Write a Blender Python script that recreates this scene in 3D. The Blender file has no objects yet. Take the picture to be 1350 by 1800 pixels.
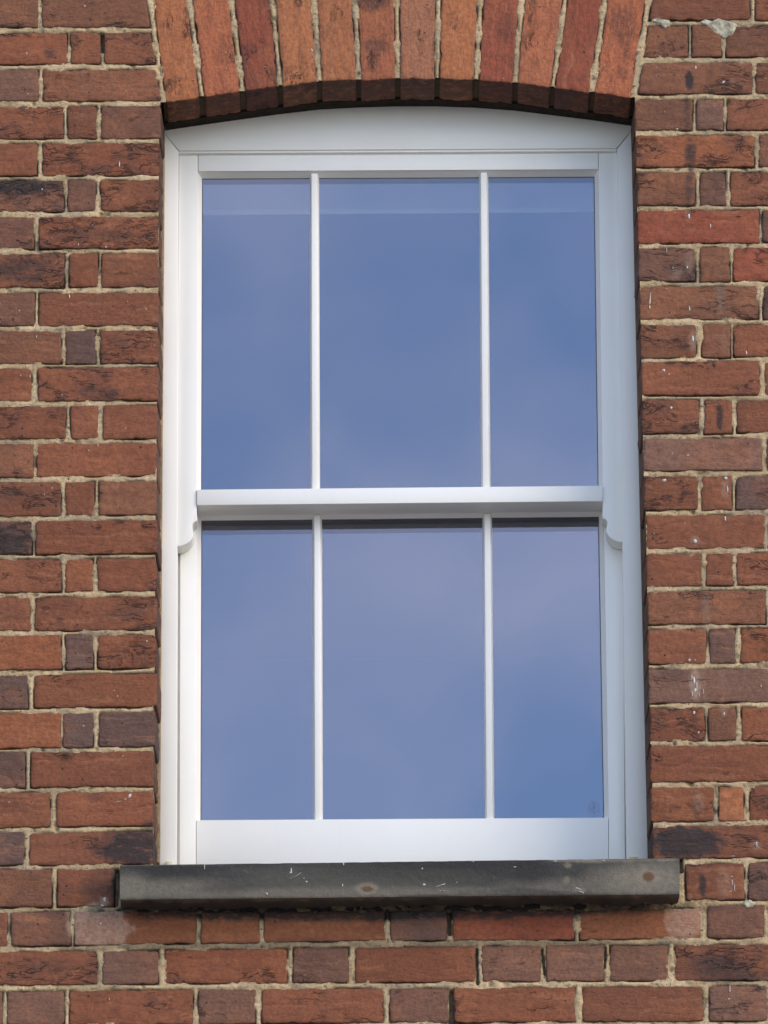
import bpy, math, random
import numpy as np
from mathutils import Matrix, Vector
random.seed(7)
rng = np.random.default_rng(7)
R = math.radians

# ------------------------------------------------------------------ camera
FPX, PITCH, YAW, ROLL, DIST, ZC = 13000.0, math.atan(0.364), 0.0, 0.0075, 13.7, 6.3
Fv = np.array([math.sin(YAW)*math.cos(PITCH), math.cos(YAW)*math.cos(PITCH), math.sin(PITCH)])
R0 = np.array([math.cos(YAW), -math.sin(YAW), 0.0])
U0 = np.cross(R0, Fv)
Rv = math.cos(ROLL)*R0 - math.sin(ROLL)*U0
Uv = math.sin(ROLL)*R0 + math.cos(ROLL)*U0
CAM = np.array([0, 0, ZC]) - Fv*DIST

def at(u, v, Y=0.0):
    """measured photo point -> (X, Z) on the plane at depth Y (Y=0 is the wall face)"""
    d = Fv*FPX + Rv*(u-675.0) + Uv*(900.0-v)
    t = (Y-CAM[1])/d[1]
    p = CAM + d*t
    return np.array([p[0], p[2]])

scn = bpy.context.scene
cd = bpy.data.cameras.new('camera'); cam = bpy.data.objects.new('camera', cd)
scn.collection.objects.link(cam)
cd.sensor_fit = 'HORIZONTAL'; cd.sensor_width = 36; cd.lens = FPX/1350*36
cd.clip_start = 0.1; cd.clip_end = 3000
M = Matrix(((Rv[0], Uv[0], -Fv[0], CAM[0]), (Rv[1], Uv[1], -Fv[1], CAM[1]), (Rv[2], Uv[2], -Fv[2], CAM[2]), (0, 0, 0, 1)))
cam.matrix_world = M
scn.camera = cam

# ------------------------------------------------------------------ light
SUN_EL, SUN_AZ = 25.0, 56.0        # azimuth measured from the outward wall normal towards the right
SUN_STRENGTH, SUN_ANGLE = 0.78, 40.0
SKY_STRENGTH, EXPOSURE = 0.115, 1.47
sd = Vector((math.sin(R(SUN_AZ))*math.cos(R(SUN_EL)), -math.cos(R(SUN_AZ))*math.cos(R(SUN_EL)), math.sin(R(SUN_EL))))
sl = bpy.data.lights.new('sun', 'SUN'); sl.energy = SUN_STRENGTH; sl.angle = R(SUN_ANGLE); sl.color = (1, 0.80, 0.56)
so = bpy.data.objects.new('sun', sl); scn.collection.objects.link(so)
so.rotation_euler = sd.to_track_quat('Z', 'Y').to_euler(); so.location = (6, -6, 14)

w = bpy.data.worlds.new('World'); scn.world = w; w.use_nodes = True
nt = w.node_tree; nt.nodes.clear()
sky = nt.nodes.new('ShaderNodeTexSky'); sky.sky_type = 'NISHITA'; sky.sun_disc = False
sky.sun_elevation = R(SUN_EL); sky.sun_rotation = math.atan2(sd.x, sd.y)
sky.air_density = 1.0; sky.dust_density = 0.3; sky.ozone_density = 4.0
tc = nt.nodes.new('ShaderNodeTexCoord'); mp = nt.nodes.new('ShaderNodeMapping'); mp.inputs['Scale'].default_value = (1.1, 1, 1.3); mp.inputs['Rotation'].default_value = (.5, .7, .3)
nz = nt.nodes.new('ShaderNodeTexNoise'); nz.inputs['Scale'].default_value = 13; nz.inputs['Detail'].default_value = 5; nz.inputs['Roughness'].default_value = 0.45
nt.links.new(tc.outputs['Generated'], mp.inputs[0]); nt.links.new(mp.outputs[0], nz.inputs['Vector'])
cr = nt.nodes.new('ShaderNodeValToRGB'); cr.color_ramp.elements[0].position = 0.40; cr.color_ramp.elements[1].position = 0.72
cr.color_ramp.elements[0].color = (0.05, 0.05, 0.05, 1); cr.color_ramp.elements[1].color = (0.42, 0.42, 0.42, 1)
nt.links.new(nz.outputs[0], cr.inputs[0])
mx = nt.nodes.new('ShaderNodeMix'); mx.data_type = 'RGBA'
nt.links.new(cr.outputs[0], mx.inputs[0]); nt.links.new(sky.outputs[0], mx.inputs[6]); mx.inputs[7].default_value = (8.4, 7.6, 7.9, 1)
bg = nt.nodes.new('ShaderNodeBackground'); bg.inputs[1].default_value = SKY_STRENGTH
wo = nt.nodes.new('ShaderNodeOutputWorld')
nt.links.new(mx.outputs[2], bg.inputs[0]); nt.links.new(bg.outputs[0], wo.inputs[0])
scn.view_settings.view_transform = 'Standard'; scn.view_settings.look = 'None'
scn.view_settings.exposure = EXPOSURE; scn.view_settings.gamma = 1
scn.render.engine = 'CYCLES'
scn.cycles.transparent_max_bounces = 16; scn.cycles.max_bounces = 8

# ------------------------------------------------------------------ helpers
def srgb(r, g, b):
    return tuple((c/255/12.92 if c/255 <= .04045 else ((c/255+.055)/1.055)**2.4) for c in (r, g, b))

def link(o, parent=None):
    scn.collection.objects.link(o)
    if parent is not None: o.parent = parent
    return o

def empty(name, parent=None, loc=(0, 0, 0), label=None, cat=None):
    o = bpy.data.objects.new(name, None); o.location = loc; o.empty_display_size = .1
    if label: o['label'] = label
    if cat: o['category'] = cat
    return link(o, parent)

def mesh_obj(name, verts, faces, mat, parent=None, smooth=False, loc=(0, 0, 0), roty=0.0, attr=None, kind=None):
    me = bpy.data.meshes.new(name)
    verts = np.asarray(verts, dtype=np.float32)
    if isinstance(faces, np.ndarray) and faces.ndim == 2:
        k = faces.shape[1]
        me.vertices.add(len(verts)); me.vertices.foreach_set('co', verts.ravel())
        me.loops.add(faces.size); me.loops.foreach_set('vertex_index', faces.ravel().astype(np.int32))
        me.polygons.add(len(faces)); me.polygons.foreach_set('loop_start', (np.arange(len(faces))*k).astype(np.int32))
        me.update(calc_edges=True)
    else:
        me.from_pydata([tuple(map(float, v)) for v in verts], [], [list(map(int, f)) for f in faces]); me.update()
    if smooth: me.polygons.foreach_set('use_smooth', np.ones(len(me.polygons), dtype=bool))
    if attr is not None:
        a = me.attributes.new('stain_shade', 'FLOAT_COLOR', 'POINT')
        a.data.foreach_set('color', np.asarray(attr, dtype=np.float32).ravel())
    me.materials.append(mat)
    o = bpy.data.objects.new(name, me); o.location = loc; o.rotation_euler = (0, roty, 0)
    if kind: o['kind'] = kind
    return link(o, parent)

def h2(ix, iy, s):
    a = (ix*374761393 + iy*668265263 + s*2147483 + 1013904223) & 0xffffffff
    a = ((a ^ (a >> 13))*1274126177) & 0xffffffff
    return ((a ^ (a >> 16)) & 0xffff)/65535.0

def vn(x, y, s=0):
    """value noise, -1..1"""
    x = np.asarray(x, float); y = np.asarray(y, float)
    ix = np.floor(x).astype(np.int64); iy = np.floor(y).astype(np.int64)
    fx = x-ix; fy = y-iy; fx = fx*fx*(3-2*fx); fy = fy*fy*(3-2*fy)
    a = h2(ix, iy, s); b = h2(ix+1, iy, s); c = h2(ix, iy+1, s); d = h2(ix+1, iy+1, s)
    return 2*((a*(1-fx)+b*fx)*(1-fy) + (c*(1-fx)+d*fx)*fy)-1

def fbm(x, y, s=0, o=3):
    r = 0; a = 1; t = 0
    for i in range(o):
        r = r+a*vn(x*2**i, y*2**i, s+i*17); t += a; a *= .5
    return r/t

# ------------------------------------------------------------------ stains with a shape of their own, and a painted contact shadow (photo-measured spots on the wall)
# (u, v, half width, half height, strength, softness)
DARK = [(232, 1490, 62, 26, 1.7, .6), (262, 1475, 18, 30, .8, .5), (1205, 1482, 58, 26, 2.0, .5), (1160, 1475, 20, 22, .8, .5), (180, 1562, 34, 34, .45, .6), (204, 1560, 10, 40, .9, .5),
        (1212, 143, 7, 17, 1.5, .25), (1208, 200, 5, 34, .6, .4), (1214, 272, 10, 30, .9, .4), (1211, 330, 8, 28, .7, .4), (1250, 150, 5, 40, .35, .5), (1285, 135, 14, 30, .15, .5),
        (40, 328, 60, 14, 1.1, .5), (30, 475, 60, 20, .8, .6), (170, 690, 40, 12, .7, .5), (1265, 735, 6, 24, 1.1, .3), (1266, 515, 10, 28, .45, .4), (1200, 475, 30, 18, .5, .6),
        (86, 93, 11, 9, .7, .5), (1290, 250, 20, 24, .4, .6), (1190, 60, 30, 25, .3, .6), (30, 870, 40, 12, .4, .6), (0, 950, 60, 26, .8, .3),
        (1262, 1698, 50, 22, .75, .5), (1280, 1715, 60, 14, .8, .5), (1235, 1555, 6, 22, 1.0, .35), (1180, 1180, 26, 16, .4, .6), (1225, 1425, 8, 16, .6, .4), (1240, 1060, 12, 26, .3, .6),
        (675, 1600, 480, 16, 1.5, .55), (675, 1660, 560, 7, .5, .6), (1222, 1250, 7, 14, .2, .5), (540, 1690, 30, 12, .2, .5), (240, 1700, 30, 10, .2, .5), (72, 1700, 60, 14, .35, .6),  # first entry: soot plus the contact shadow under the sill, painted in
        (655, 5, 26, 14, .8, .6), (660, 80, 24, 14, .6, .6), (890, 50, 16, 26, .45, .6), (1097, 45, 20, 40, .55, .6), (1095, 130, 12, 12, .4, .6), (395, 90, 16, 30, .35, .6), (440, 85, 14, 10, .4, .6), (900, 105, 14, 16, .3, .6), (1165, 715, 22, 16, .35, .6), (1215, 755, 26, 8, .5, .6), (1310, 700, 20, 18, .3, .6),
        (145, 410, 60, 12, .35, .6), (200, 415, 30, 10, .6, .5)]
PALE = [(172, 1630, 60, 37, .95, .12), (1203, 1619, 36, 36, .8, .12), (1222, 1204, 9, 26, .9, .5), (1237, 1205, 4, 24, .3, .5), (1273, 1552, 12, 26, .35, .5), (1217, 975, 4, 4, 1.0, .4), (1218, 600, 7, 16, .6, .5), (1271, 600, 6, 20, .25, .5), (1267, 520, 9, 30, .35, .5), (1212, 460, 6, 20, .4, .6), (1187, 480, 12, 12, .35, .6),
        (1222, 950, 8, 8, .6, .5), (1270, 1190, 6, 18, .2, .6), (1272, 1245, 6, 16, .45, .5), (1275, 860, 8, 16, .45, .5), (1242, 1070, 7, 30, .35, .5), (1286, 145, 6, 8, .35, .5), (183, 1585, 7, 8, 1.0, .4), (1208, 380, 5, 10, .5, .5), (1328, 1485, 8, 8, .5, .5), (1228, 1410, 7, 16, .4, .5)]
def blobs(lst, X, Z):
    r = np.zeros_like(X)
    for (u, v, ru, rv, s, soft) in lst:
        c = at(u, v); sx = ru/FPX*DIST; sz = rv/FPX*DIST/math.cos(PITCH)
        d = np.sqrt(((X-c[0])/sx)**2+((Z-c[1])/sz)**2) + .16*vn(X*60, Z*60, 5)+.08*vn(X*170, Z*170, 9)
        r = np.maximum(r, s*np.clip((1+soft*.5-d)/max(soft, .05), 0, 1))
    return r
def stain_shade(X, Z, edge):
    n = len(X)
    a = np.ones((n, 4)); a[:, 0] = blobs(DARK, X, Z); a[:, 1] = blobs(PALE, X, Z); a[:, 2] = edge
    return a

# ------------------------------------------------------------------ materials
class NT:
    def __init__(s, name):
        s.m = bpy.data.materials.new(name); s.m.use_nodes = True; s.t = s.m.node_tree; s.t.nodes.clear()
        s.out = s.t.nodes.new('ShaderNodeOutputMaterial')
    def n(s, t, **k):
        x = s.t.nodes.new('ShaderNode'+t)
        for a, b in k.items(): setattr(x, a, b)
        return x
    def l(s, a, b): s.t.links.new(a, b)
    def put(s, sock, v):
        if isinstance(v, bpy.types.NodeSocket): s.l(v, sock)
        elif v is not None: sock.default_value = v
    def math(s, op, a, b=None, c=None, clamp=False):
        x = s.n('Math', operation=op, use_clamp=clamp); s.put(x.inputs[0], a); s.put(x.inputs[1], b)
        if c is not None: s.put(x.inputs[2], c)
        return x.outputs[0]
    def noise(s, vec, scale, detail=4, rough=.55, dist=0, out=0):
        x = s.n('TexNoise'); s.put(x.inputs['Vector'], vec); x.inputs['Scale'].default_value = scale
        x.inputs['Detail'].default_value = detail; x.inputs['Roughness'].default_value = rough; x.inputs['Distortion'].default_value = dist
        return x.outputs[out]
    def map(s, vec, scale=(1, 1, 1), loc=(0, 0, 0)):
        x = s.n('Mapping'); s.put(x.inputs[0], vec); x.inputs['Scale'].default_value = scale; x.inputs['Location'].default_value = loc
        return x.outputs[0]
    def ramp(s, f, a, b, lo=0.0, hi=1.0):
        x = s.n('MapRange'); x.interpolation_type = 'SMOOTHSTEP'; s.put(x.inputs[0], f); s.put(x.inputs[1], a); s.put(x.inputs[2], b)
        s.put(x.inputs[3], lo); s.put(x.inputs[4], hi)
        return x.outputs[0]
    def mix(s, f, a, b, mode='MIX'):
        x = s.n('Mix', data_type='RGBA', blend_type=mode); s.put(x.inputs[0], f)
        for k, v in ((6, a), (7, b)):
            s.put(x.inputs[k], tuple(v)+(1,) if isinstance(v, tuple) and len(v) == 3 else v)
        return x.outputs[2]
    def bump(s, h, strength, dist, normal=None):
        x = s.n('Bump'); x.inputs['Strength'].default_value = strength; x.inputs['Distance'].default_value = dist
        s.put(x.inputs['Height'], h)
        if normal: s.l(normal, x.inputs['Normal'])
        return x.outputs[0]
    def principled(s, col, rough, normal=None, spec=.5, coat=0):
        x = s.n('BsdfPrincipled'); s.put(x.inputs['Base Color'], tuple(col)+(1,) if isinstance(col, tuple) else col)
        s.put(x.inputs['Roughness'], rough); x.inputs['Specular IOR Level'].default_value = spec
        if coat: x.inputs['Coat Weight'].default_value = coat
        if normal: s.l(normal, x.inputs['Normal'])
        s.l(x.outputs[0], s.out.inputs[0]); return x

def mat_brick():
    t = NT('brick')
    tcn = t.n('TexCoord'); oi = t.n('ObjectInfo'); at_ = t.n('Attribute', attribute_name='stain_shade')
    sep = t.n('SeparateColor'); t.l(at_.outputs['Color'], sep.inputs[0])
    off = t.n('VectorMath', operation='SCALE'); off.inputs[0].default_value = (37.1, 11.3, 53.7); t.l(oi.outputs['Random'], off.inputs['Scale'])
    add = t.n('VectorMath', operation='ADD'); t.l(tcn.outputs['Object'], add.inputs[0]); t.l(off.outputs[0], add.inputs[1])
    vs = t.n('VectorMath', operation='SCALE'); t.l(add.outputs[0], vs.inputs[0]); t.l(t.math('MULTIPLY_ADD', t.math('FRACT', t.math('MULTIPLY', oi.outputs['Random'], 7.3)), .55, .72), vs.inputs['Scale'])
    P = vs.outputs[0]
    wl = t.noise(P, 22, 3, .5, 0, 1)                      # colour output used as a warp
    wsub = t.n('VectorMath', operation='SUBTRACT'); t.l(wl, wsub.inputs[0]); wsub.inputs[1].default_value = (.5, .5, .5)
    wsc = t.n('VectorMath', operation='SCALE'); t.l(wsub.outputs[0], wsc.inputs[0]); wsc.inputs['Scale'].default_value = .028
    wadd = t.n('VectorMath', operation='ADD'); t.l(P, wadd.inputs[0]); t.l(wsc.outputs[0], wadd.inputs[1])
    W = wadd.outputs[0]
    # creases of hand-thrown clay: thin wavy mostly lengthwise folds in patches
    c1 = t.noise(t.map(W, (9, 30, 42)), 1, 3, .6, .6)
    c1 = t.math('ABSOLUTE', t.math('SUBTRACT', c1, .5)); line1 = t.ramp(c1, 0.0, .021, 1, 0)
    c2 = t.noise(t.map(W, (22, 40, 75), (3, 1, 8)), 1, 4, .65, 1.0)
    c2 = t.math('ABSOLUTE', t.math('SUBTRACT', c2, .5)); line2 = t.ramp(c2, 0.0, .024, 1, 0)
    patch = t.noise(t.map(P, (12, 20, 22), (5, 5, 5)), 1, 2, .5, .3)
    thr = t.math('MULTIPLY_ADD', oi.outputs['Alpha'], -.24, .66)
    pm = t.ramp(patch, thr, t.math('ADD', thr, .10))
    patch2 = t.noise(t.map(P, (20, 20, 30), (15, 5, 2)), 1, 2, .5)
    crease = t.math('MULTIPLY', t.math('MAXIMUM', line1, t.math('MULTIPLY', line2, t.ramp(patch2, .45, .6))), pm)
    # colour
    big = t.noise(P, 9, 3, .5); mid = t.noise(P, 38, 4, .6); fine = t.noise(P, 420, 3, .7); grain = t.noise(P, 150, 4, .65)
    base = oi.outputs['Color']
    hot = t.mix(.32, base, (.36, .125, .05)); cool = t.mix(.45, base, (.165, .085, .055))
    col = t.mix(t.ramp(big, .46, .68), base, hot)
    col = t.mix(t.ramp(mid, .50, .72, 0, .6), col, cool)
    strk = t.noise(t.map(W, (7, 50, 95), (2, 9, 4)), 1, 4, .6); col = t.mix(t.ramp(strk, .52, .72, 0, .38), col, (.10, .04, .022)); col = t.mix(t.ramp(strk, .30, .46, .30, 0), col, (.40, .17, .085))
    col = t.mix(t.ramp(grain, .36, .62), t.mix(.35, col, (.06, .022, .014)), col)
    col = t.mix(t.ramp(fine, .62, .80, 0, .30), col, (.36, .20, .12))
    col = t.mix(t.ramp(fine, .26, .38, .55, 0), col, (.04, .02, .015))
    soft = t.math('MULTIPLY', pm, t.ramp(mid, .42, .62)); col = t.mix(t.math('MULTIPLY', soft, .42), col, (.07, .034, .026))  # soft shade round the creases, painted into the colour
    col = t.mix(t.math('MULTIPLY', crease, .74), col, (.03, .018, .014))
    # pits
    vor = t.n('TexVoronoi'); t.l(P, vor.inputs['Vector']); vor.inputs['Scale'].default_value = 55
    pit = t.math('MULTIPLY', t.ramp(vor.outputs['Distance'], .05, .11, 1, 0), t.ramp(mid, .5, .56)); col = t.mix(t.math('MULTIPLY', pit, .8), col, (.02, .014, .012))
    # edge grime and painted return shade, soot and painted contact shadow, lime bloom
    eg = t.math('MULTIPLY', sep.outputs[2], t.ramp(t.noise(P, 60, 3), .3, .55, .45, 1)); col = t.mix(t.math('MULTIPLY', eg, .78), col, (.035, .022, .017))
    brk = t.ramp(t.noise(t.map(P, (60, 60, 140)), 1, 4, .7), .32, .58, .35, 1)
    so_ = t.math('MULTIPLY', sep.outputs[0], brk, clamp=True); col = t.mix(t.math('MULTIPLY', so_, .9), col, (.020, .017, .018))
    pl = t.math('MULTIPLY', sep.outputs[1], t.ramp(t.noise(P, 110, 4, .7), .35, .62, .45, 1), clamp=True); col = t.mix(t.math('MULTIPLY', pl, .62), col, (.42, .29, .21))
    hsum = t.math('SUBTRACT', t.math('MULTIPLY_ADD', grain, .35, t.math('MULTIPLY', mid, .8)), t.math('ADD', t.math('MULTIPLY', crease, .9), t.math('MULTIPLY', pit, .8)))
    hsum = t.math('MULTIPLY_ADD', fine, .16, hsum); hsum = t.math('MULTIPLY_ADD', strk, .9, hsum)
    t.principled(col, t.math('MULTIPLY_ADD', mid, .25, .62), t.bump(hsum, .9, .0042), .35)
    return t.m

def mat_mortar(dirt_shade=0.0, name='mortar'):
    t = NT(name)
    g = t.n('NewGeometry'); P = g.outputs['Position']; at_ = t.n('Attribute', attribute_name='stain_shade')
    sep = t.n('SeparateColor'); t.l(at_.outputs['Color'], sep.inputs[0])
    a = t.noise(P, 14, 3); b = t.noise(P, 110, 5, .7); c = t.noise(P, 420, 3, .7)
    col = t.mix(t.ramp(a, .35, .65), (.40, .285, .155), (.58, .43, .25))
    col = t.mix(t.ramp(t.noise(P, 5.5, 4, .6), .48, .66, 0, .6), col, (.25, .20, .145))
    col = t.mix(t.ramp(t.noise(t.map(P, (14, 14, 40)), 1, 4, .65), .54, .70, 0, .6), col, (.12, .09, .065))
    col = t.mix(t.ramp(b, .34, .48, .6, 0), col, (.17, .115, .07))
    col = t.mix(t.ramp(c, .55, .75, 0, .5), col, (.62, .52, .40))
    d = t.noise(t.map(P, (60, 60, 120)), 1, 4, .7); col = t.mix(t.ramp(d, .59, .70, 0, .85), col, (.045, .034, .027))
    vor = t.n('TexVoronoi'); t.l(P, vor.inputs['Vector']); vor.inputs['Scale'].default_value = 170
    pit = t.ramp(vor.outputs['Distance'], .12, .24, 1, 0); pit = t.math('MULTIPLY', pit, t.ramp(b, .46, .54)); col = t.mix(t.math('MULTIPLY', pit, .85), col, (.03, .022, .018))
    col = t.mix(t.math('MULTIPLY', sep.outputs[2], .85), col, (.04, .028, .02))
    col = t.mix(t.math('MULTIPLY', sep.outputs[0], .85, clamp=True), col, (.025, .022, .02))
    if dirt_shade: col = t.mix(dirt_shade, col, (.07, .045, .03))  # dirt tone; on the right fillet it is painted shade
    h = t.math('SUBTRACT', t.math('MULTIPLY_ADD', b, 1.0, t.math('MULTIPLY', c, .35)), pit)
    t.principled(col, .9, t.bump(h, .8, .003), .2)
    return t.m

def mat_pvc():
    t = NT('white_upvc')
    g = t.n('NewGeometry'); P = g.outputs['Position']
    gr = t.noise(t.map(P, (260, 260, 12)), 1, 3, .5); dust = t.noise(P, 5, 4, .6)
    sm = t.noise(t.map(P, (30, 30, 5)), 1, 4, .6)
    col = t.mix(t.ramp(dust, .35, .75), (.80, .79, .75), (.77, .76, .72))
    col = t.mix(t.ramp(sm, .60, .82, 0, .10), col, (.50, .49, .46))
    t.principled(col, t.math('MULTIPLY_ADD', sm, .15, .30), t.bump(gr, .12, .0006), .5)
    return t.m

def mat_simple(name, col, rough=.7, spec=.3, nscale=60, amt=.25, bump=.3, bd=.002):
    t = NT(name); g = t.n('NewGeometry'); P = g.outputs['Position']
    a = t.noise(P, nscale, 4, .6)
    c = t.mix(t.ramp(a, .3, .7), tuple(x*(1-amt) for x in col), tuple(min(1, x*(1+amt)) for x in col))
    t.principled(c, rough, t.bump(a, bump, bd) if bump else None, spec)
    return t.m

def mat_glass():
    t = NT('window_glass')
    g = t.n('NewGeometry')
    dp = t.n('VectorMath', operation='DOT_PRODUCT'); t.l(g.outputs['Incoming'], dp.inputs[0]); t.l(g.outputs['Normal'], dp.inputs[1])
    c5 = t.math('POWER', t.math('SUBTRACT', 1.0, t.math('ABSOLUTE', dp.outputs['Value'])), 5.0)
    f = t.math('MULTIPLY_ADD', c5, .75, .155, clamp=True)
    wav = t.noise(t.map(g.outputs['Position'], (2.0, 2.0, 1.2)), 1, 2, .4)
    gl = t.n('BsdfGlossy'); gl.inputs['Roughness'].default_value = 0.0; gl.inputs['Color'].default_value = (.87, .86, 1.0, 1)
    t.l(t.bump(wav, .10, .01), gl.inputs['Normal'])
    tr = t.n('BsdfTransparent'); tr.inputs[0].default_value = (.82, .86, .88, 1)
    m = t.n('MixShader'); t.put(m.inputs[0], f); t.l(tr.outputs[0], m.inputs[1]); t.l(gl.outputs[0], m.inputs[2]); t.l(m.outputs[0], t.out.inputs[0])
    return t.m

def mat_sill():
    t = NT('weathered_stone')
    g = t.n('NewGeometry'); P = g.outputs['Position']; at_ = t.n('Attribute', attribute_name='stain_shade')
    sep = t.n('SeparateColor'); t.l(at_.outputs['Color'], sep.inputs[0])
    a = t.noise(t.map(P, (1.6, 6, 11)), 1, 4, .55, .2); b = t.noise(P, 90, 5, .7); c = t.noise(t.map(P, (3, 20, 26)), 1, 4, .6); f = t.noise(P, 500, 2, .6)
    col = t.mix(t.ramp(a, .35, .66), (.030, .029, .027), (.080, .074, .060))
    col = t.mix(t.math('MULTIPLY', sep.outputs[1], t.ramp(b, .25, .6, .6, 1), clamp=True), col, (.23, .195, .145))
    col = t.mix(t.ramp(c, .58, .72, 0, .55), col, (.018, .018, .018))
    col = t.mix(t.ramp(b, .56, .76, 0, .42), col, (.17, .15, .115))
    col = t.mix(t.ramp(f, .3, .45, .4, 0), col, (.02, .02, .02))
    col = t.mix(sep.outputs[2], col, (.12, .062, .030))
    col = t.mix(t.math('MULTIPLY', sep.outputs[0], .95, clamp=True), col, (.014, .013, .012))
    t.principled(col, .72, t.bump(t.math('MULTIPLY_ADD', f, .5, b), .9, .0026), .35)
    return t.m

BRICK = mat_brick(); MORTAR = mat_mortar(); PVC = mat_pvc(); GLASS = mat_glass(); SILL = mat_sill()
JM = mat_mortar(.6, 'jamb_mortar'); JM2 = mat_mortar(.85, 'shaded_jamb_fillet'); CORE = mat_mortar(.7, 'old_mortar'); CORE2 = mat_mortar(.93, 'dark_mortar')  # JM2 puts the right reveal's shade into the fillet colour
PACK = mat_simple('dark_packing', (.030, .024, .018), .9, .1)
GASKET = mat_simple('grey_gasket', (.10, .105, .11), .6, .3, 60, .1, 0)
ROOM = mat_simple('dim_room', (.04, .04, .042), .9, .1, 3, .1, 0)
BLIND = mat_simple('blind_fabric', (.80, .79, .76), .9, .1, 6, .04, 0)
CEMENT = mat_simple('grey_cement', (.37, .34, .25), .9, .2, 90, .5, .8, .003)
WPAINT = mat_simple('white_splash', (.58, .56, .52), .7, .3, 300, .1, .2)
PLASTIC = mat_simple('yellow_packer', (.55, .47, .20), .5, .4, 100, .1, 0)
ETCH = mat_simple('etched_mark', (.16, .19, .25), .6, .3, 100, .05, 0)
GROUND = mat_simple('paving', (.27, .245, .21), .9, .2, 2, .2, .4, .01)

# ------------------------------------------------------------------ brick builder
COL = dict(r=(.235, .083, .047), o=(.285, .100, .050), b=(.225, .095, .060), p=(.165, .080, .055), P=(.205, .106, .076),
           d=(.125, .074, .064), R=(.300, .080, .050), k=(.085, .052, .048), O=(.47, .175, .085), m=(.42, .142, .080), n=(.41, .18, .12))
def unit_ring(a, b, rads, step):
    """rounded rectangle perimeter, half sizes a,b, radii per corner, counter-clockwise"""
    pts = []
    cs = [(a, b, 0), (-a, b, 1), (-a, -b, 2), (a, -b, 3)]
    for i, (cx, cz, q) in enumerate(cs):
        r = rads[i]; ox = cx-math.copysign(r, cx); oz = cz-math.copysign(r, cz)
        n = 5
        for k in range(n+1):
            t = q*math.pi/2 + k/n*math.pi/2
            pts.append((ox+r*math.cos(t), oz+r*math.sin(t)))
        nx, nz_, nq = cs[(i+1) % 4]; r2 = rads[(i+1) % 4]
        ex = nx-math.copysign(r2, nx); ez = nz_-math.copysign(r2, nz_)
        e = (ex+r2*math.cos(nq*math.pi/2), ez+r2*math.sin(nq*math.pi/2)); s = pts[-1]
        L = math.hypot(e[0]-s[0], e[1]-s[1]); m = max(1, int(L/step))
        for k in range(1, m): pts.append((s[0]+(e[0]-s[0])*k/m, s[1]+(e[1]-s[1])*k/m))
    return np.array(pts)

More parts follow.
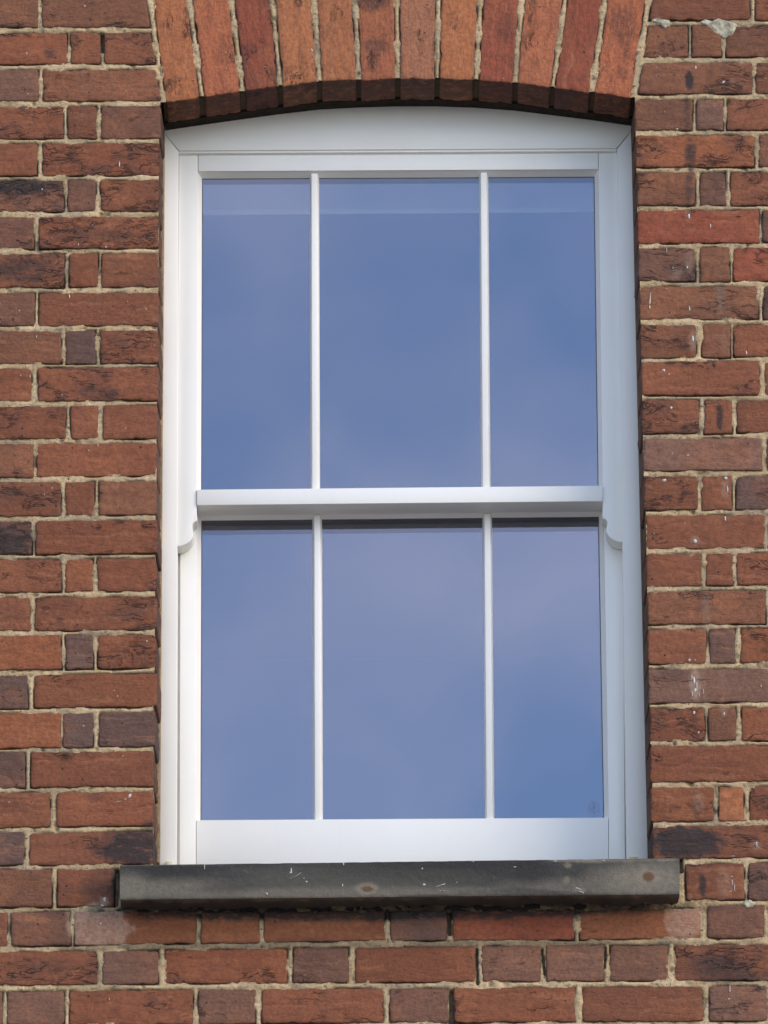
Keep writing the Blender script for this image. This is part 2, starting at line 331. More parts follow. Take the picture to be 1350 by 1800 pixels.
QUADS = []     # every brick outline, for the mortar
def brick(corners, code, crease, parent, back=.035, splay=0.0, roty=0.0, proud=None, rad=(.003, .0075)):
    """corners: TL,TR,BR,BL as (X,Z) on the wall face"""
    c = np.array(corners); QUADS.append(c)
    ctr = c.mean(0)
    ca, sa = math.cos(roty), math.sin(roty)
    # local frame (x along the brick): world = ctr + x*(ca,-sa) + z*(sa,ca)
    d = c-ctr; loc = np.stack([d[:, 0]*ca-d[:, 1]*sa, d[:, 0]*sa+d[:, 1]*ca], 1)
    if abs(roty) > .5:       # stood on end: reorder to TL,TR,BR,BL of the local frame
        order = sorted(range(4), key=lambda i: math.atan2(loc[i, 1], loc[i, 0]))
        q = loc[order]; TR = q[np.argmax(q[:, 0]+q[:, 1])]; BL = q[np.argmin(q[:, 0]+q[:, 1])]; TL = q[np.argmax(q[:, 1]*3-q[:, 0])]; BR = q[np.argmax(q[:, 0]-q[:, 1]*3)]
    else: TL, TR, BR, BL = loc
    a = (abs(TR[0]-TL[0])+abs(BR[0]-BL[0]))/4; b = (abs(TR[1]-BR[1])+abs(TL[1]-BL[1]))/4
    rads = [random.uniform(*rad) for _ in range(4)]
    ring = unit_ring(a, b, rads, .0045)
    N = len(ring); sdn = random.randrange(1000)
    m = abs(a-b); 
    if a >= b: med = np.stack([np.clip(ring[:, 0], -m, m), ring[:, 1]*0], 1); hw = b
    else: med = np.stack([ring[:, 0]*0, np.clip(ring[:, 1], -m, m)], 1); hw = a
    wob = (.0011*vn(ring[:, 0]*55, ring[:, 1]*55, sdn)+.0009*vn(ring[:, 0]*170, ring[:, 1]*170, sdn+3)+.0008*np.minimum(0, vn(ring[:, 0]*90, ring[:, 1]*90, sdn+9)*4+1.6))
    dirv = ring-med; L = np.linalg.norm(dirv, axis=1, keepdims=True)+1e-9
    out = ring+dirv/L*wob[:, None]
    proud = random.uniform(-.0012, .0016) if proud is None else proud
    rings = [(0, back), (0, .0075), (.0001, .0038), (.0005, .0018), (.0013, .0007), (.0032, .0001)]
    k = int((hw-.009)/.0052)
    rings += [(.0032+(hw-.0032)*(j+1)/(k+1), 0.0) for j in range(k+1)]
    V = []; E = []
    tx, tz = random.uniform(-.004, .004), random.uniform(-.012, .012)
    for i, (ins, y) in enumerate(rings):
        f = min(1, ins/hw); p = out+(med-out)*f
        if i == 0: yy = np.full(N, back); p = p*1.0; p[:, 0] += splay
        else:
            und = .0011*fbm(p[:, 0]*28, p[:, 1]*45, sdn+21)+.0005*vn(p[:, 0]*120, p[:, 1]*160, sdn+31)
            chip = .0022*np.clip(vn(p[:, 0]*75, p[:, 1]*75, sdn+40)-.35, 0, 1) if 2 <= i <= 6 else 0
            yy = y-proud+und+p[:, 0]*tx+p[:, 1]*tz+chip
        V.append(np.stack([p[:, 0], yy, p[:, 1]], 1))
        E.append(np.full(N, [0.85, 1, 1, .8, .4, .12][i] if i < 6 else 0.0))  # grime on the arris; back ring paints shade onto the jamb returns
    n = len(rings); V = np.concatenate(V); E = np.concatenate(E)
    # bilinear skew from the true rectangle to the measured quad
    s = V[:, 0]/(2*a)+.5; t = V[:, 2]/(2*b)+.5
    q = (BL[None]*((1-s)*(1-t))[:, None]+BR[None]*(s*(1-t))[:, None]+TL[None]*((1-s)*t)[:, None]+TR[None]*(s*t)[:, None])
    V[:, 0] = q[:, 0]; V[:, 2] = q[:, 1]
    i = np.arange(n-1)[:, None]*N; j = np.arange(N)[None]; j2 = (j+1) % N
    F = np.stack([(i+j), (i+j2), (i+N+j2), (i+N+j)], -1).reshape(-1, 4)
    wx = ctr[0]+V[:, 0]*ca+V[:, 2]*sa; wz = ctr[1]-V[:, 0]*sa+V[:, 2]*ca
    st = stain_shade(wx, wz, E)
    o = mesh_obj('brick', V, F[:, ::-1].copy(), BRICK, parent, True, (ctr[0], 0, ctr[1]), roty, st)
    base = COL[code]; fb = (.96, .89, .78) if code in 'pPdk' else (.93, .85, .64); base = (base[0]*fb[0]*.96, base[1]*fb[1]*.96, base[2]*fb[2]*.96); k = random.uniform(.86, 1.12); h = random.uniform(-.05, .05)
    o.color = (base[0]*k*(1+h), base[1]*k, base[2]*k*(1-h), crease)
    return o

# ------------------------------------------------------------------ the wall
wall = empty('brick_wall', None, (0, 0, 0), 'old red brick wall with pale beige mortar joints round the white window', 'wall')

def slope(v): return -(.004+(v-262)/1251*.009)
def hy(v, u, ref): return v+slope(v)*(u-ref)
LY = [-14, 52, 117, 182, 247, 312, 376, 441, 509, 576, 642, 708, 775, 842, 910, 977, 1044, 1112, 1180, 1248, 1317, 1387, 1457, 1523, 1597]
RY = [-26, 39.5, 104.5, 169.5, 232.5, 297.5, 365, 430.5, 498, 565, 631.5, 698, 765, 831.5, 900, 967, 1033, 1100, 1170, 1238, 1306, 1378, 1447, 1513, 1586]
LEFT = [
 [(-138,67,'b',.2),(73,263,'b',.6)], [(-88,119,'r',.4),(124,177,'r',.7),(183,271,'r',.8)], [(-138,68,'P',.2),(75,281,'b',.4)],
 [(-92,112,'r',1),(119,170,'r',.6),(178,283,'p',.3)], [(-138,66,'r',.4),(75,280,'r',.9)], [(-92,113,'p',1),(119,168,'p',.2),(177,280,'r',.7)],
 [(-145,60,'p',.2),(68,278,'r',.9)], [(-92,114,'r',1),(121,172,'r',.2),(179,279,'r',.35)], [(-145,60,'p',.3),(68,279,'r',.3)],
 [(-95,109,'b',.2),(115,168,'d',.1),(176,279,'r',.8)], [(-150,56,'r',.5),(66,278,'r',.85)], [(-90,116,'r',1),(124,173,'r',.2),(181,277,'r',.2)],
 [(-148,59,'b',.1),(64,276,'r',.25)], [(-98,107,'r',.8),(114,165,'r',.1),(174,276,'b',.3)], [(-150,56,'k',.9),(63,277,'r',.45)],
 [(-98,109,'r',.6),(115,164,'o',0),(171,275,'r',.5)], [(-155,54,'r',.3),(61,276,'r',.65)], [(-98,108,'o',.3),(115,163,'d',.2),(171,274,'r',.7)],
 [(-158,49,'d',.1),(60,277,'o',.5)], [(-100,107,'o',.1),(112,164,'d',0),(174,273,'d',.1)], [(-165,44,'d',.2),(54,270,'r',.4)],
 [(-120,88,'r',.1),(100,269,'r',.2)], [(-168,42,'d',.1),(52,269,'r',.6)], [(-118,91,'b',0),(100,201,'r',.3)]]
RIGHT = [
 [(1144,1319,'r',.6),(1327,1535,'r',.3)], [(1126,1210,'b',.6),(1216,1268,'b',.2),(1276,1482,'b',.5)], [(1117,1322,'b',.5),(1328,1534,'b',.5)],
 [(1116,1217,'b',.4),(1224,1271,'P',.1),(1278,1485,'r',.5)], [(1118,1326,'o',.7),(1334,1540,'p',.5)], [(1120,1222,'b',.8),(1230,1276,'p',0),(1284,1490,'r',.6)],
 [(1121,1334,'R',.15),(1340,1547,'p',.2)], [(1122,1222,'p',.7),(1230,1283,'b',0),(1290,1496,'R',.4)], [(1124,1333,'b',.5),(1341,1548,'k',.3)],
 [(1126,1224,'b',.6),(1234,1284,'b',.1),(1289,1496,'r',.2)], [(1127,1335,'r',.35),(1345,1552,'r',.2)], [(1128,1228,'r',.8),(1238,1287,'r',.2),(1295,1502,'r',.3)],
 [(1131,1340,'P',.2),(1348,1555,'k',.2)], [(1132,1226,'r',.6),(1233,1286,'r',.1),(1294,1500,'d',.4)], [(1135,1344,'r',.3),(1350,1558,'r',.2)],
 [(1136,1233,'r',.45),(1241,1288,'r',0),(1295,1503,'r',.5)], [(1138,1346,'b',.25),(1354,1562,'r',.2)], [(1139,1241,'r',.6),(1247,1293,'d',.1),(1302,1510,'o',.5)],
 [(1140,1353,'P',.3),(1361,1570,'r',.2)], [(1142,1239,'r',.85),(1245,1294,'b',.2),(1303,1511,'o',.2)], [(1143,1357,'r',.2),(1365,1574,'r',.2)],
 [(1144,1254,'o',.3),(1263,1308,'O',0),(1318,1526,'r',.4)], [(1146,1361,'r',.45),(1369,1578,'r',.2)], [(1205,1308,'r',.3),(1316,1524,'d',.35)]]
def jit(s=.9): return random.uniform(-s, s)
def row(y0, y1, items, ref, jamb):
    for (x0, x1, code, cr_) in items:
        j0, j1 = jit(.8), jit(.8)
        isj = (jamb == 'L' and 262 < x1 < 290) or (jamb == 'R' and 1110 < x0 < 1150)
        jl, jr = (.3 if jamb == 'R' and isj else .9), (.3 if jamb == 'L' and isj else .9)
        c = [at(x0-.4+jit(jl), hy(y0, x0, ref)+4.3+j0), at(x1+.4+jit(jr), hy(y0, x1, ref)+4.3+j0+jit(.6)), at(x1+.4+jit(jr), hy(y1, x1, ref)-3.3+j1), at(x0-.4+jit(jl), hy(y1, x0, ref)-3.3+j1+jit(.6))]
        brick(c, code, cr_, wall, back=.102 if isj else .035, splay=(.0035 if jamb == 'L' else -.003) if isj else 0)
for i, it in enumerate(LEFT): 
    if i == 0: continue
    if i > 2: row(LY[i], LY[i+1], it, 140, 'L')
for i, it in enumerate(RIGHT):
    if i > 2: row(RY[i], RY[i+1], it, 1240, 'R')
# bricks cut to the arch: their inner end follows the skewback
def skewL(v): return 265+(290-265)*(v/180)-7
def skewR(v): return 1139+(1113-1139)*(v/172)+7
for i in range(3):
    for (x0, x1, code, cr_) in LEFT[i]:
        y0, y1 = LY[i], LY[i+1]
        cut = x1 > 250
        xt = skewL(hy(y0, 265, 140)) if cut else x1; xb = skewL(hy(y1, 280, 140)) if cut else x1
        brick([at(x0, hy(y0, x0, 140)+5), at(xt, hy(y0, xt, 140)+5), at(xb, hy(y1, xb, 140)-4), at(x0, hy(y1, x0, 140)-4)], code, cr_, wall)
    for (x0, x1, code, cr_) in RIGHT[i]:
        y0, y1 = RY[i], RY[i+1]
        cut = x0 < 1160
        xt = skewR(hy(y0, 1135, 1240)) if cut else x0; xb = skewR(hy(y1, 1120, 1240)) if cut else x0
        brick([at(xt, hy(y0, xt, 1240)+5), at(x1, hy(y0, x1, 1240)+5), at(x1, hy(y1, x1, 1240)-4), at(xb, hy(y1, xb, 1240)-4)], code, cr_, wall)
# courses under the sill
def interp(pts, u): return float(np.interp(u, [p[0] for p in pts], [p[1] for p in pts]))
B0 = [(-200, 1601), (140, 1597), (400, 1593), (675, 1592), (1240, 1587), (1550, 1584)]
B1 = [(-200, 1671), (140, 1667), (675, 1659), (1200, 1655), (1550, 1652)]
B2 = [(-200, 1740), (140, 1736), (675, 1732), (1200, 1729), (1550, 1727)]
B3 = [(-200, 1810), (140, 1806), (675, 1803), (1200, 1801), (1550, 1799)]
BOT = [[(-195,13,'r',.1),(18,124,'p',.2),(130,345,'o',0),(353,456,'o',0),(463,678,'o',.05),(686,786,'d',0),(796,1010,'R',.2),(1019,1233,'o',0),(1242,1343,'p',.4),(1350,1555,'r',.2)],
       [(-42,171,'r',.7),(180,279,'P',.05),(290,505,'r',.5),(515,614,'P',.35),(624,837,'r',.15),(847,951,'P',.25),(960,1062,'P',.4),(1071,1175,'P',.2),(1185,1400,'r',.9)],
       [(-205,6,'P',0),(12,113,'P',.15),(122,340,'r',.5),(348,449,'P',.3),(460,674,'r',.5),(684,788,'P',.4),(797,1012,'r',.3),(1023,1236,'r',.2),(1246,1350,'P',.35),(1358,1570,'r',.2)]]
for k, (T, Bm) in enumerate(((B0, B1), (B1, B2), (B2, B3))):
    for (x0, x1, code, cr_) in BOT[k]:
        tt = 9 if k == 0 and 205 < x0 < 1190 else 4.5
        brick([at(x0+jit(), interp(T, x0)+tt+jit(.7)), at(x1+jit(), interp(T, x1)+tt+jit(.7)), at(x1+jit(), interp(Bm, x1)-5+jit(.7)), at(x0+jit(), interp(Bm, x0)-5+jit(.7))], code, cr_, wall)

# ------------------------------------------------------------------ the arch
JB = [(287, 181), (355.5, 171), (426, 161), (492.5, 152), (562, 144), (631, 140.5), (698.5, 138.5), (768, 138.5), (837, 141), (905, 146), (971, 154), (1040, 162.5), (1114, 173)]
JT = [264, 333, 407, 478.5, 552, 624, 697, 770, 845, 917, 993, 1063, 1139]
ACOL = ['O', 'm', 'R', 'O', 'O', 'm', 'n', 'O', 'R', 'm', 'R', 'm']
arch = empty('arch', wall)
def soffit_px(u): return interp(JB, u)
AW = []
for k in range(12):
    g = 4.5
    (bx0, by0), (bx1, by1) = JB[k], JB[k+1]
    # outer ends run on past the photo's top edge along the same joint line
    def top(bx, by, tx, v): return tx+(bx-tx)*(v/by)
    VT = -140
    c = [at(top(bx0, by0, JT[k], VT)+g+1, VT+jit(2)), at(top(bx1, by1, JT[k+1], VT)-g-1, VT+jit(2)), at(bx1-g+jit(.7), by1+jit(.8)), at(bx0+g+jit(.7), by0+jit(.8))]
    rot = math.atan2(c[0][0]-c[3][0]+c[1][0]-c[2][0], c[0][1]-c[3][1]+c[1][1]-c[2][1])
    o = brick(c, ACOL[k], [.5, .3, .6, .5, .35, .35, .25, .4, .3, .4, .1, .4][k], arch, back=.098, roty=rot-math.pi/2, proud=jit(.001), rad=(.002, .0045))

# ------------------------------------------------------------------ mortar: one pointed sheet between the bricks, with its own relief
SILL_PX = [(210, 1520), (1195, 1507), (1195, 1586), (210, 1581)]
def opening_sd(X, Z):
    """signed distance-ish to the opening (negative inside)"""
    zl = [at(u, v)[1] for u, v in JB]; xl = [at(u, v)[0] for u, v in JB]
    zs = np.interp(X, xl, zl)
    L0 = at(283, 190); L1 = at(270, 1515); R1_ = at(1114, 180); R2_ = at(1147, 1515)
    tz = (Z-L1[1])/(L0[1]-L1[1]); xl_ = L1[0]+(L0[0]-L1[0])*tz; xr_ = R2_[0]+(R1_[0]-R2_[0])*tz
    zb = at(675, 1530)[1]
    return np.maximum(np.maximum(xl_-X, X-xr_), np.maximum(Z-zs, zb-Z))
STEP = .0022
x0, z0 = at(-95, 1850)[0], at(0, 1850)[1]; x1, z1 = at(1450, -70)[0], at(0, -70)[1]
gx = np.arange(x0, x1, STEP); gz = np.arange(z0, z1, STEP)
GX, GZ = np.meshgrid(gx, gz)
D = np.full(GX.shape, .05)
for c in QUADS:
    mg = .022
    i0, i1 = np.searchsorted(gx, [c[:, 0].min()-mg, c[:, 0].max()+mg]); k0, k1 = np.searchsorted(gz, [c[:, 1].min()-mg, c[:, 1].max()+mg])
    if i1 <= i0 or k1 <= k0: continue
    sx = GX[k0:k1, i0:i1]; sz = GZ[k0:k1, i0:i1]; d = np.full(sx.shape, -1.0)
    cc = c.mean(0)
    for e in range(4):
        p, q = c[e], c[(e+1) % 4]; nrm = np.array([-(q-p)[1], (q-p)[0]]); nrm = nrm/np.linalg.norm(nrm)
        if np.dot(cc-p, nrm) > 0: nrm = -nrm
        d = np.maximum(d, (sx-p[0])*nrm[0]+(sz-p[1])*nrm[1])
    D[k0:k1, i0:i1] = np.minimum(D[k0:k1, i0:i1], d)
OP = opening_sd(GX, GZ)
lowf = fbm(GX*14, GZ*14, 3); gap = np.clip(vn(GX*26, GZ*42, 11)*1.6+.15, 0, 1)*np.clip(1-D/.0022, 0, 1)
HY = .0022+.0012*lowf+.0011*vn(GX*110, GZ*190, 5)+.0008*vn(GX*330, GZ*330, 6)+gap*.006-.0010*np.clip(D/.005, 0, 1)
smear = np.clip(vn(GX*18, GZ*22, 41)-.45, 0, 1)*.006*np.clip(D/.002+1.2, 0, 1); HY = HY-smear
bite = np.clip(vn(GX*70, GZ*70, 71)-.62, 0, 1)*.02*np.clip(D/.003, 0, 1); HY = HY+bite
# open cracks seen in the photograph
CRK = [(789, 1602, 790, 1640, 3.5), (793, 1742, 794, 1800, 4), (953, 1668, 958, 1712, 2.2), (838, 1668, 840, 1728, 2), (1196, 1512, 1198, 1530, 4), (180, 60, 180, 90, 3), (206, 1530, 204, 1590, 3), (1065, 1666, 1063, 1700, 1.6)]
crk = np.zeros_like(HY)
for (ua, va, ub, vb, wpx) in CRK:
    a_ = at(ua, va); b_ = at(ub, vb); ab = b_-a_; t = np.clip(((GX-a_[0])*ab[0]+(GZ-a_[1])*ab[1])/ab.dot(ab), 0, 1)
    dd = np.hypot(GX-a_[0]-t*ab[0], GZ-a_[1]-t*ab[1])+.0006*vn(GX*200, GZ*200, 3)
    crk = np.maximum(crk, np.clip(1.3-dd/(wpx*.0011), 0, 1))
HY = HY+crk*.022
keep = (D > -.0045) & (OP > .0015)
Sp = [at(u, v, -.0) for u, v in ((214, 1522), (1190, 1510), (1190, 1584), (214, 1584))]
idx = -np.ones(GX.shape, dtype=np.int64)
kq = keep[:-1, :-1] & keep[1:, :-1] & keep[:-1, 1:] & keep[1:, 1:]
used = np.zeros(GX.shape, bool)
for a_ in (0, 1):
    for b_ in (0, 1):
        used[a_:used.shape[0]-1+a_, b_:used.shape[1]-1+b_] |= kq
idx[used] = np.arange(used.sum())
FQ = np.stack([idx[:-1, :-1][kq], idx[:-1, 1:][kq], idx[1:, 1:][kq], idx[1:, :-1][kq]], 1)
VV = np.stack([GX[used], HY[used], GZ[used]], 1)
edge = np.clip(gap[used]*1.1+crk[used]+bite[used]*40+.35*np.clip(1-D[used]/.0012, 0, 1)*(vn(GX[used]*90, GZ[used]*90, 77) > -.2), 0, 1)
mesh_obj('mortar_joint', VV, FQ, MORTAR, wall, True, attr=stain_shade(VV[:, 0], VV[:, 2], edge), kind='stuff')

# solid prisms -------------------------------------------------------
import bmesh
def prism(name, poly, y0, y1, mat, parent, bevel=0.0, seg=2, poly_back=None, kind=None):
    """poly: (X,Z) list; front at y0, back at y1; poly_back allows a tapered section"""
    bm = bmesh.new(); pb = poly_back if poly_back is not None else poly
    n = len(poly); c = np.mean(np.array(poly), 0); cb = np.mean([(y0), (y1)])
    f = [bm.verts.new((p[0], y0, p[1])) for p in poly]; b = [bm.verts.new((p[0], y1, p[1])) for p in pb]
    bm.faces.new(f); bm.faces.new(b[::-1])
    for i in range(n): bm.faces.new((f[i], b[i], b[(i+1) % n], f[(i+1) % n]))
    bmesh.ops.recalc_face_normals(bm, faces=bm.faces)
    if bevel:
        bmesh.ops.bevel(bm, geom=[e for e in bm.edges if e.calc_face_angle(0) > .5], offset=bevel, segments=seg, profile=.5, affect='EDGES', clamp_overlap=True)
    me = bpy.data.meshes.new(name); bm.to_mesh(me); bm.free(); me.materials.append(mat)
    if bevel:
        me.polygons.foreach_set('use_smooth', np.ones(len(me.polygons), dtype=bool)); me.set_sharp_from_angle(angle=R(35))
    o = bpy.data.objects.new(name, me)
    if kind: o['kind'] = kind
    return link(o, parent)
def pp(pts, Y): return [tuple(at(u, v, Y)) for u, v in pts]

# wall core behind the facing bricks (jamb returns, above the arch, below the sill)
xl0, xr0 = -2.6, 2.6; zb0, zt0 = ZC-2.6, ZC+2.2
Ltop = at(281, 190); Lbot = at(269, 1560); Rtop = at(1117, 180); Rbot = at(1150, 1560)
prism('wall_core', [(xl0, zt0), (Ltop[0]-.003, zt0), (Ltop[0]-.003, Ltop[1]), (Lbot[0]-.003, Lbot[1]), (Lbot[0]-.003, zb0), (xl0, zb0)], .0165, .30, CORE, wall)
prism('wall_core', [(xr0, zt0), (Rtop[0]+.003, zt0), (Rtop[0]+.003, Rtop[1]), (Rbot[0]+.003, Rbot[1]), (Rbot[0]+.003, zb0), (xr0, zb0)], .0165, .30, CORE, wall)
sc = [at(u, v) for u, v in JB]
prism('wall_core', [(Ltop[0]-.003, zt0)]+[(p[0], p[1]+.006) for p in sc]+[(Rtop[0]+.003, zt0)], .0165, .30, CORE2, wall)  # darker mortar showing in the soffit joints
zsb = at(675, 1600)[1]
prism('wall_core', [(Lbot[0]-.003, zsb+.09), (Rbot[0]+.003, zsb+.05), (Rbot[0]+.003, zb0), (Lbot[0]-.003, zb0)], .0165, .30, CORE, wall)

for sgn, (T_, B_) in ((-1, (Ltop, Lbot)), (1, (Rtop, Rbot))):
    prism('jamb_pointing', [(T_[0]+sgn*.0012, T_[1]), (T_[0]+sgn*.022, T_[1]), (B_[0]+sgn*.022, B_[1]), (B_[0]+sgn*.0012, B_[1])], .0075, .1005, JM, wall)
# dark packing behind the brick soffit and pointing fillets down the jambs
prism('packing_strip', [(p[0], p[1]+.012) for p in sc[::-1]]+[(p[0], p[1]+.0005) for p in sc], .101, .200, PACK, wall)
FL = mat_mortar(.35, 'jamb_fillet')
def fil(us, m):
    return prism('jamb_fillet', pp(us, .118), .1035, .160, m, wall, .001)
fil([(281, 236), (289.5, 236), (280.5, 1520), (268, 1520)], FL)
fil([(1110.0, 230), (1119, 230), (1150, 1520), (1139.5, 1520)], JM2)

# ------------------------------------------------------------------ brickwork beyond the photographed part (joined, low detail)
bv, bf = [], []
def lowbrick(xa, xb, za, zb, pr):
    i = len(bv); e = .003; pr = -pr
    for (x, z) in ((xa, za), (xb, za), (xb, zb), (xa, zb)): bv.append((x, .03, z))
    for (x, z) in ((xa, za), (xb, za), (xb, zb), (xa, zb)): bv.append((x, pr+.004, z))
    for (x, z) in ((xa+e, za+e), (xb-e, za+e), (xb-e, zb-e), (xa+e, zb-e)): bv.append((x, pr, z))
    for a in (0, 4):
        for k in range(4): bf.append((i+a+k, i+a+(k+1) % 4, i+a+4+(k+1) % 4, i+a+4+k))
    bf.append((i+8, i+9, i+10, i+11))
def ccourse(za, zb, xa, xb, odd):
    x = xa; k = odd
    while x < xb-.03:
        Lb = .218 if k % 2 else .105; e = min(xb, x+Lb); lowbrick(x, e, za, zb, random.uniform(-.001, .0015)); x = e+.009; k += 1
def Zl(v, u, ref): return at(u, hy(v, u, ref))[1]
for i in range(24):
    ccourse(Zl(LY[i+1], 0, 140)+.0045, Zl(LY[i], 0, 140)-.005, -2.55, at(min(it[0] for it in LEFT[i])-8, LY[i])[0], i % 2)
    ccourse(Zl(RY[i+1], 1350, 1240)+.0045, Zl(RY[i], 1350, 1240)-.005, at(max(it[1] for it in RIGHT[i])+8, RY[i])[0], 2.55, i % 2)
for k, (T, Bm) in enumerate(((B0, B1), (B1, B2), (B2, B3))):
    zt, zb_ = at(-150, interp(T, -150))[1], at(-150, interp(Bm, -150))[1]
    ccourse(zb_+.005, zt-.005, -2.55, at(BOT[k][0][0]-8, 1700)[0], k % 2)
    zt, zb_ = at(1500, interp(T, 1500))[1], at(1500, interp(Bm, 1500))[1]
    ccourse(zb_+.005, zt-.005, at(BOT[k][-1][1]+8, 1700)[0], 2.55, k % 2)
z = at(675, 1806)[1]; k = 0
while z > zb0+.08:
    ccourse(z-.069, z-.001, -2.55, 2.55, k % 2); z -= .0775; k += 1
z = at(675, -26)[1]; k = 0
ax0, ax1, azt = at(246, -140)[0]-.006, at(1160, -140)[0]+.006, at(675, -150)[1]
while z < zt0-.08:
    if z < azt:
        ccourse(z+.005, z+.071, -2.55, ax0, k % 2); ccourse(z+.005, z+.071, ax1, 2.55, (k+1) % 2)
    else: ccourse(z+.005, z+.071, -2.55, 2.55, k % 2)
    z += .0765; k += 1
bva = np.array(bv)
BR2 = mat_simple('outer_brick', (.21, .075, .045), .85, .3, 30, .3, .8, .003)
mesh_obj('outer_brickwork', bva, np.array(bf), BR2, wall, kind='stuff')
# plain bed of mortar for that outer brickwork, butting the fine sheet
mb, mf = [], []
def patchq(xa, xb, za, zb):
    i = len(mb); mb.extend([(xa, .0045, za), (xb, .0045, za), (xb, .0045, zb), (xa, .0045, zb)]); mf.append((i, i+1, i+2, i+3))
patchq(-2.6, x0, zb0, zt0); patchq(x1-STEP, 2.6, zb0, zt0); patchq(x0, x1-STEP, zb0, z0); patchq(x0, x1-STEP, z1-STEP, zt0)
mesh_obj('outer_mortar', np.array(mb), np.array(mf), MORTAR, wall, attr=np.tile([0, 0, 0, 1.0], (len(mb), 1)), kind='stuff')

# ------------------------------------------------------------------ small repairs and splashes on the wall
def lump(name, ppx, h, mat, parent, y=-.0005, label=None, n=5):
    """irregular low dome over a measured outline"""
    P2 = np.array([at(u, v) for u, v in ppx]); c = P2.mean(0)
    m = len(P2); pts = []
    for k in range(m):
        for s in range(4):
            t = s/4; pts.append(P2[k]*(1-t)+P2[(k+1) % m]*t)
    P2 = np.array(pts); m = len(P2)
    dv = P2-c; P2 = P2+dv/np.linalg.norm(dv, axis=1, keepdims=True)*(.0016*vn(P2[:, 0]*260, P2[:, 1]*260, 5))[:, None]
    V, F = [], []
    for j in range(n+1):
        f = 1-j/n
        for k in range(m):
            p = c+(P2[k]-c)*max(f, .02)
            hh = h*min(1, (1-f)*3.2)*(1+.5*float(vn(p[0]*150, p[1]*150, 2)))
            V.append((p[0], (.006 if j == 0 else y-hh), p[1]))
    for j in range(n):
        for k in range(m): F.append((j*m+k, j*m+(k+1) % m, (j+1)*m+(k+1) % m, (j+1)*m+k))
    o = mesh_obj(name, np.array(V), np.array(F)[:, ::-1].copy(), mat, parent, True)
    if label: o['label'] = label
    return o
lump('cement_patch', [(1227, 38), (1236, 33), (1250, 36), (1262, 31), (1280, 36), (1298, 42), (1296, 52), (1287, 64), (1274, 68), (1262, 62), (1250, 55), (1240, 44)], .0013, CEMENT, wall, n=8, label='larger lump of grey cement in the joint at the upper right')
lump('cement_patch', [(1144, 33), (1152, 30), (1166, 34), (1179, 35), (1180, 44), (1170, 51), (1160, 42), (1146, 37)], .0012, CEMENT, wall, n=6, label='smaller smear of grey cement beside the arch')
lump('cement_patch', [(1305, 1583), (1318, 1580), (1330, 1586), (1326, 1596), (1312, 1597), (1306, 1590)], .0015, CEMENT, wall, n=5, label='thin grey cement smear right of the stone sill')
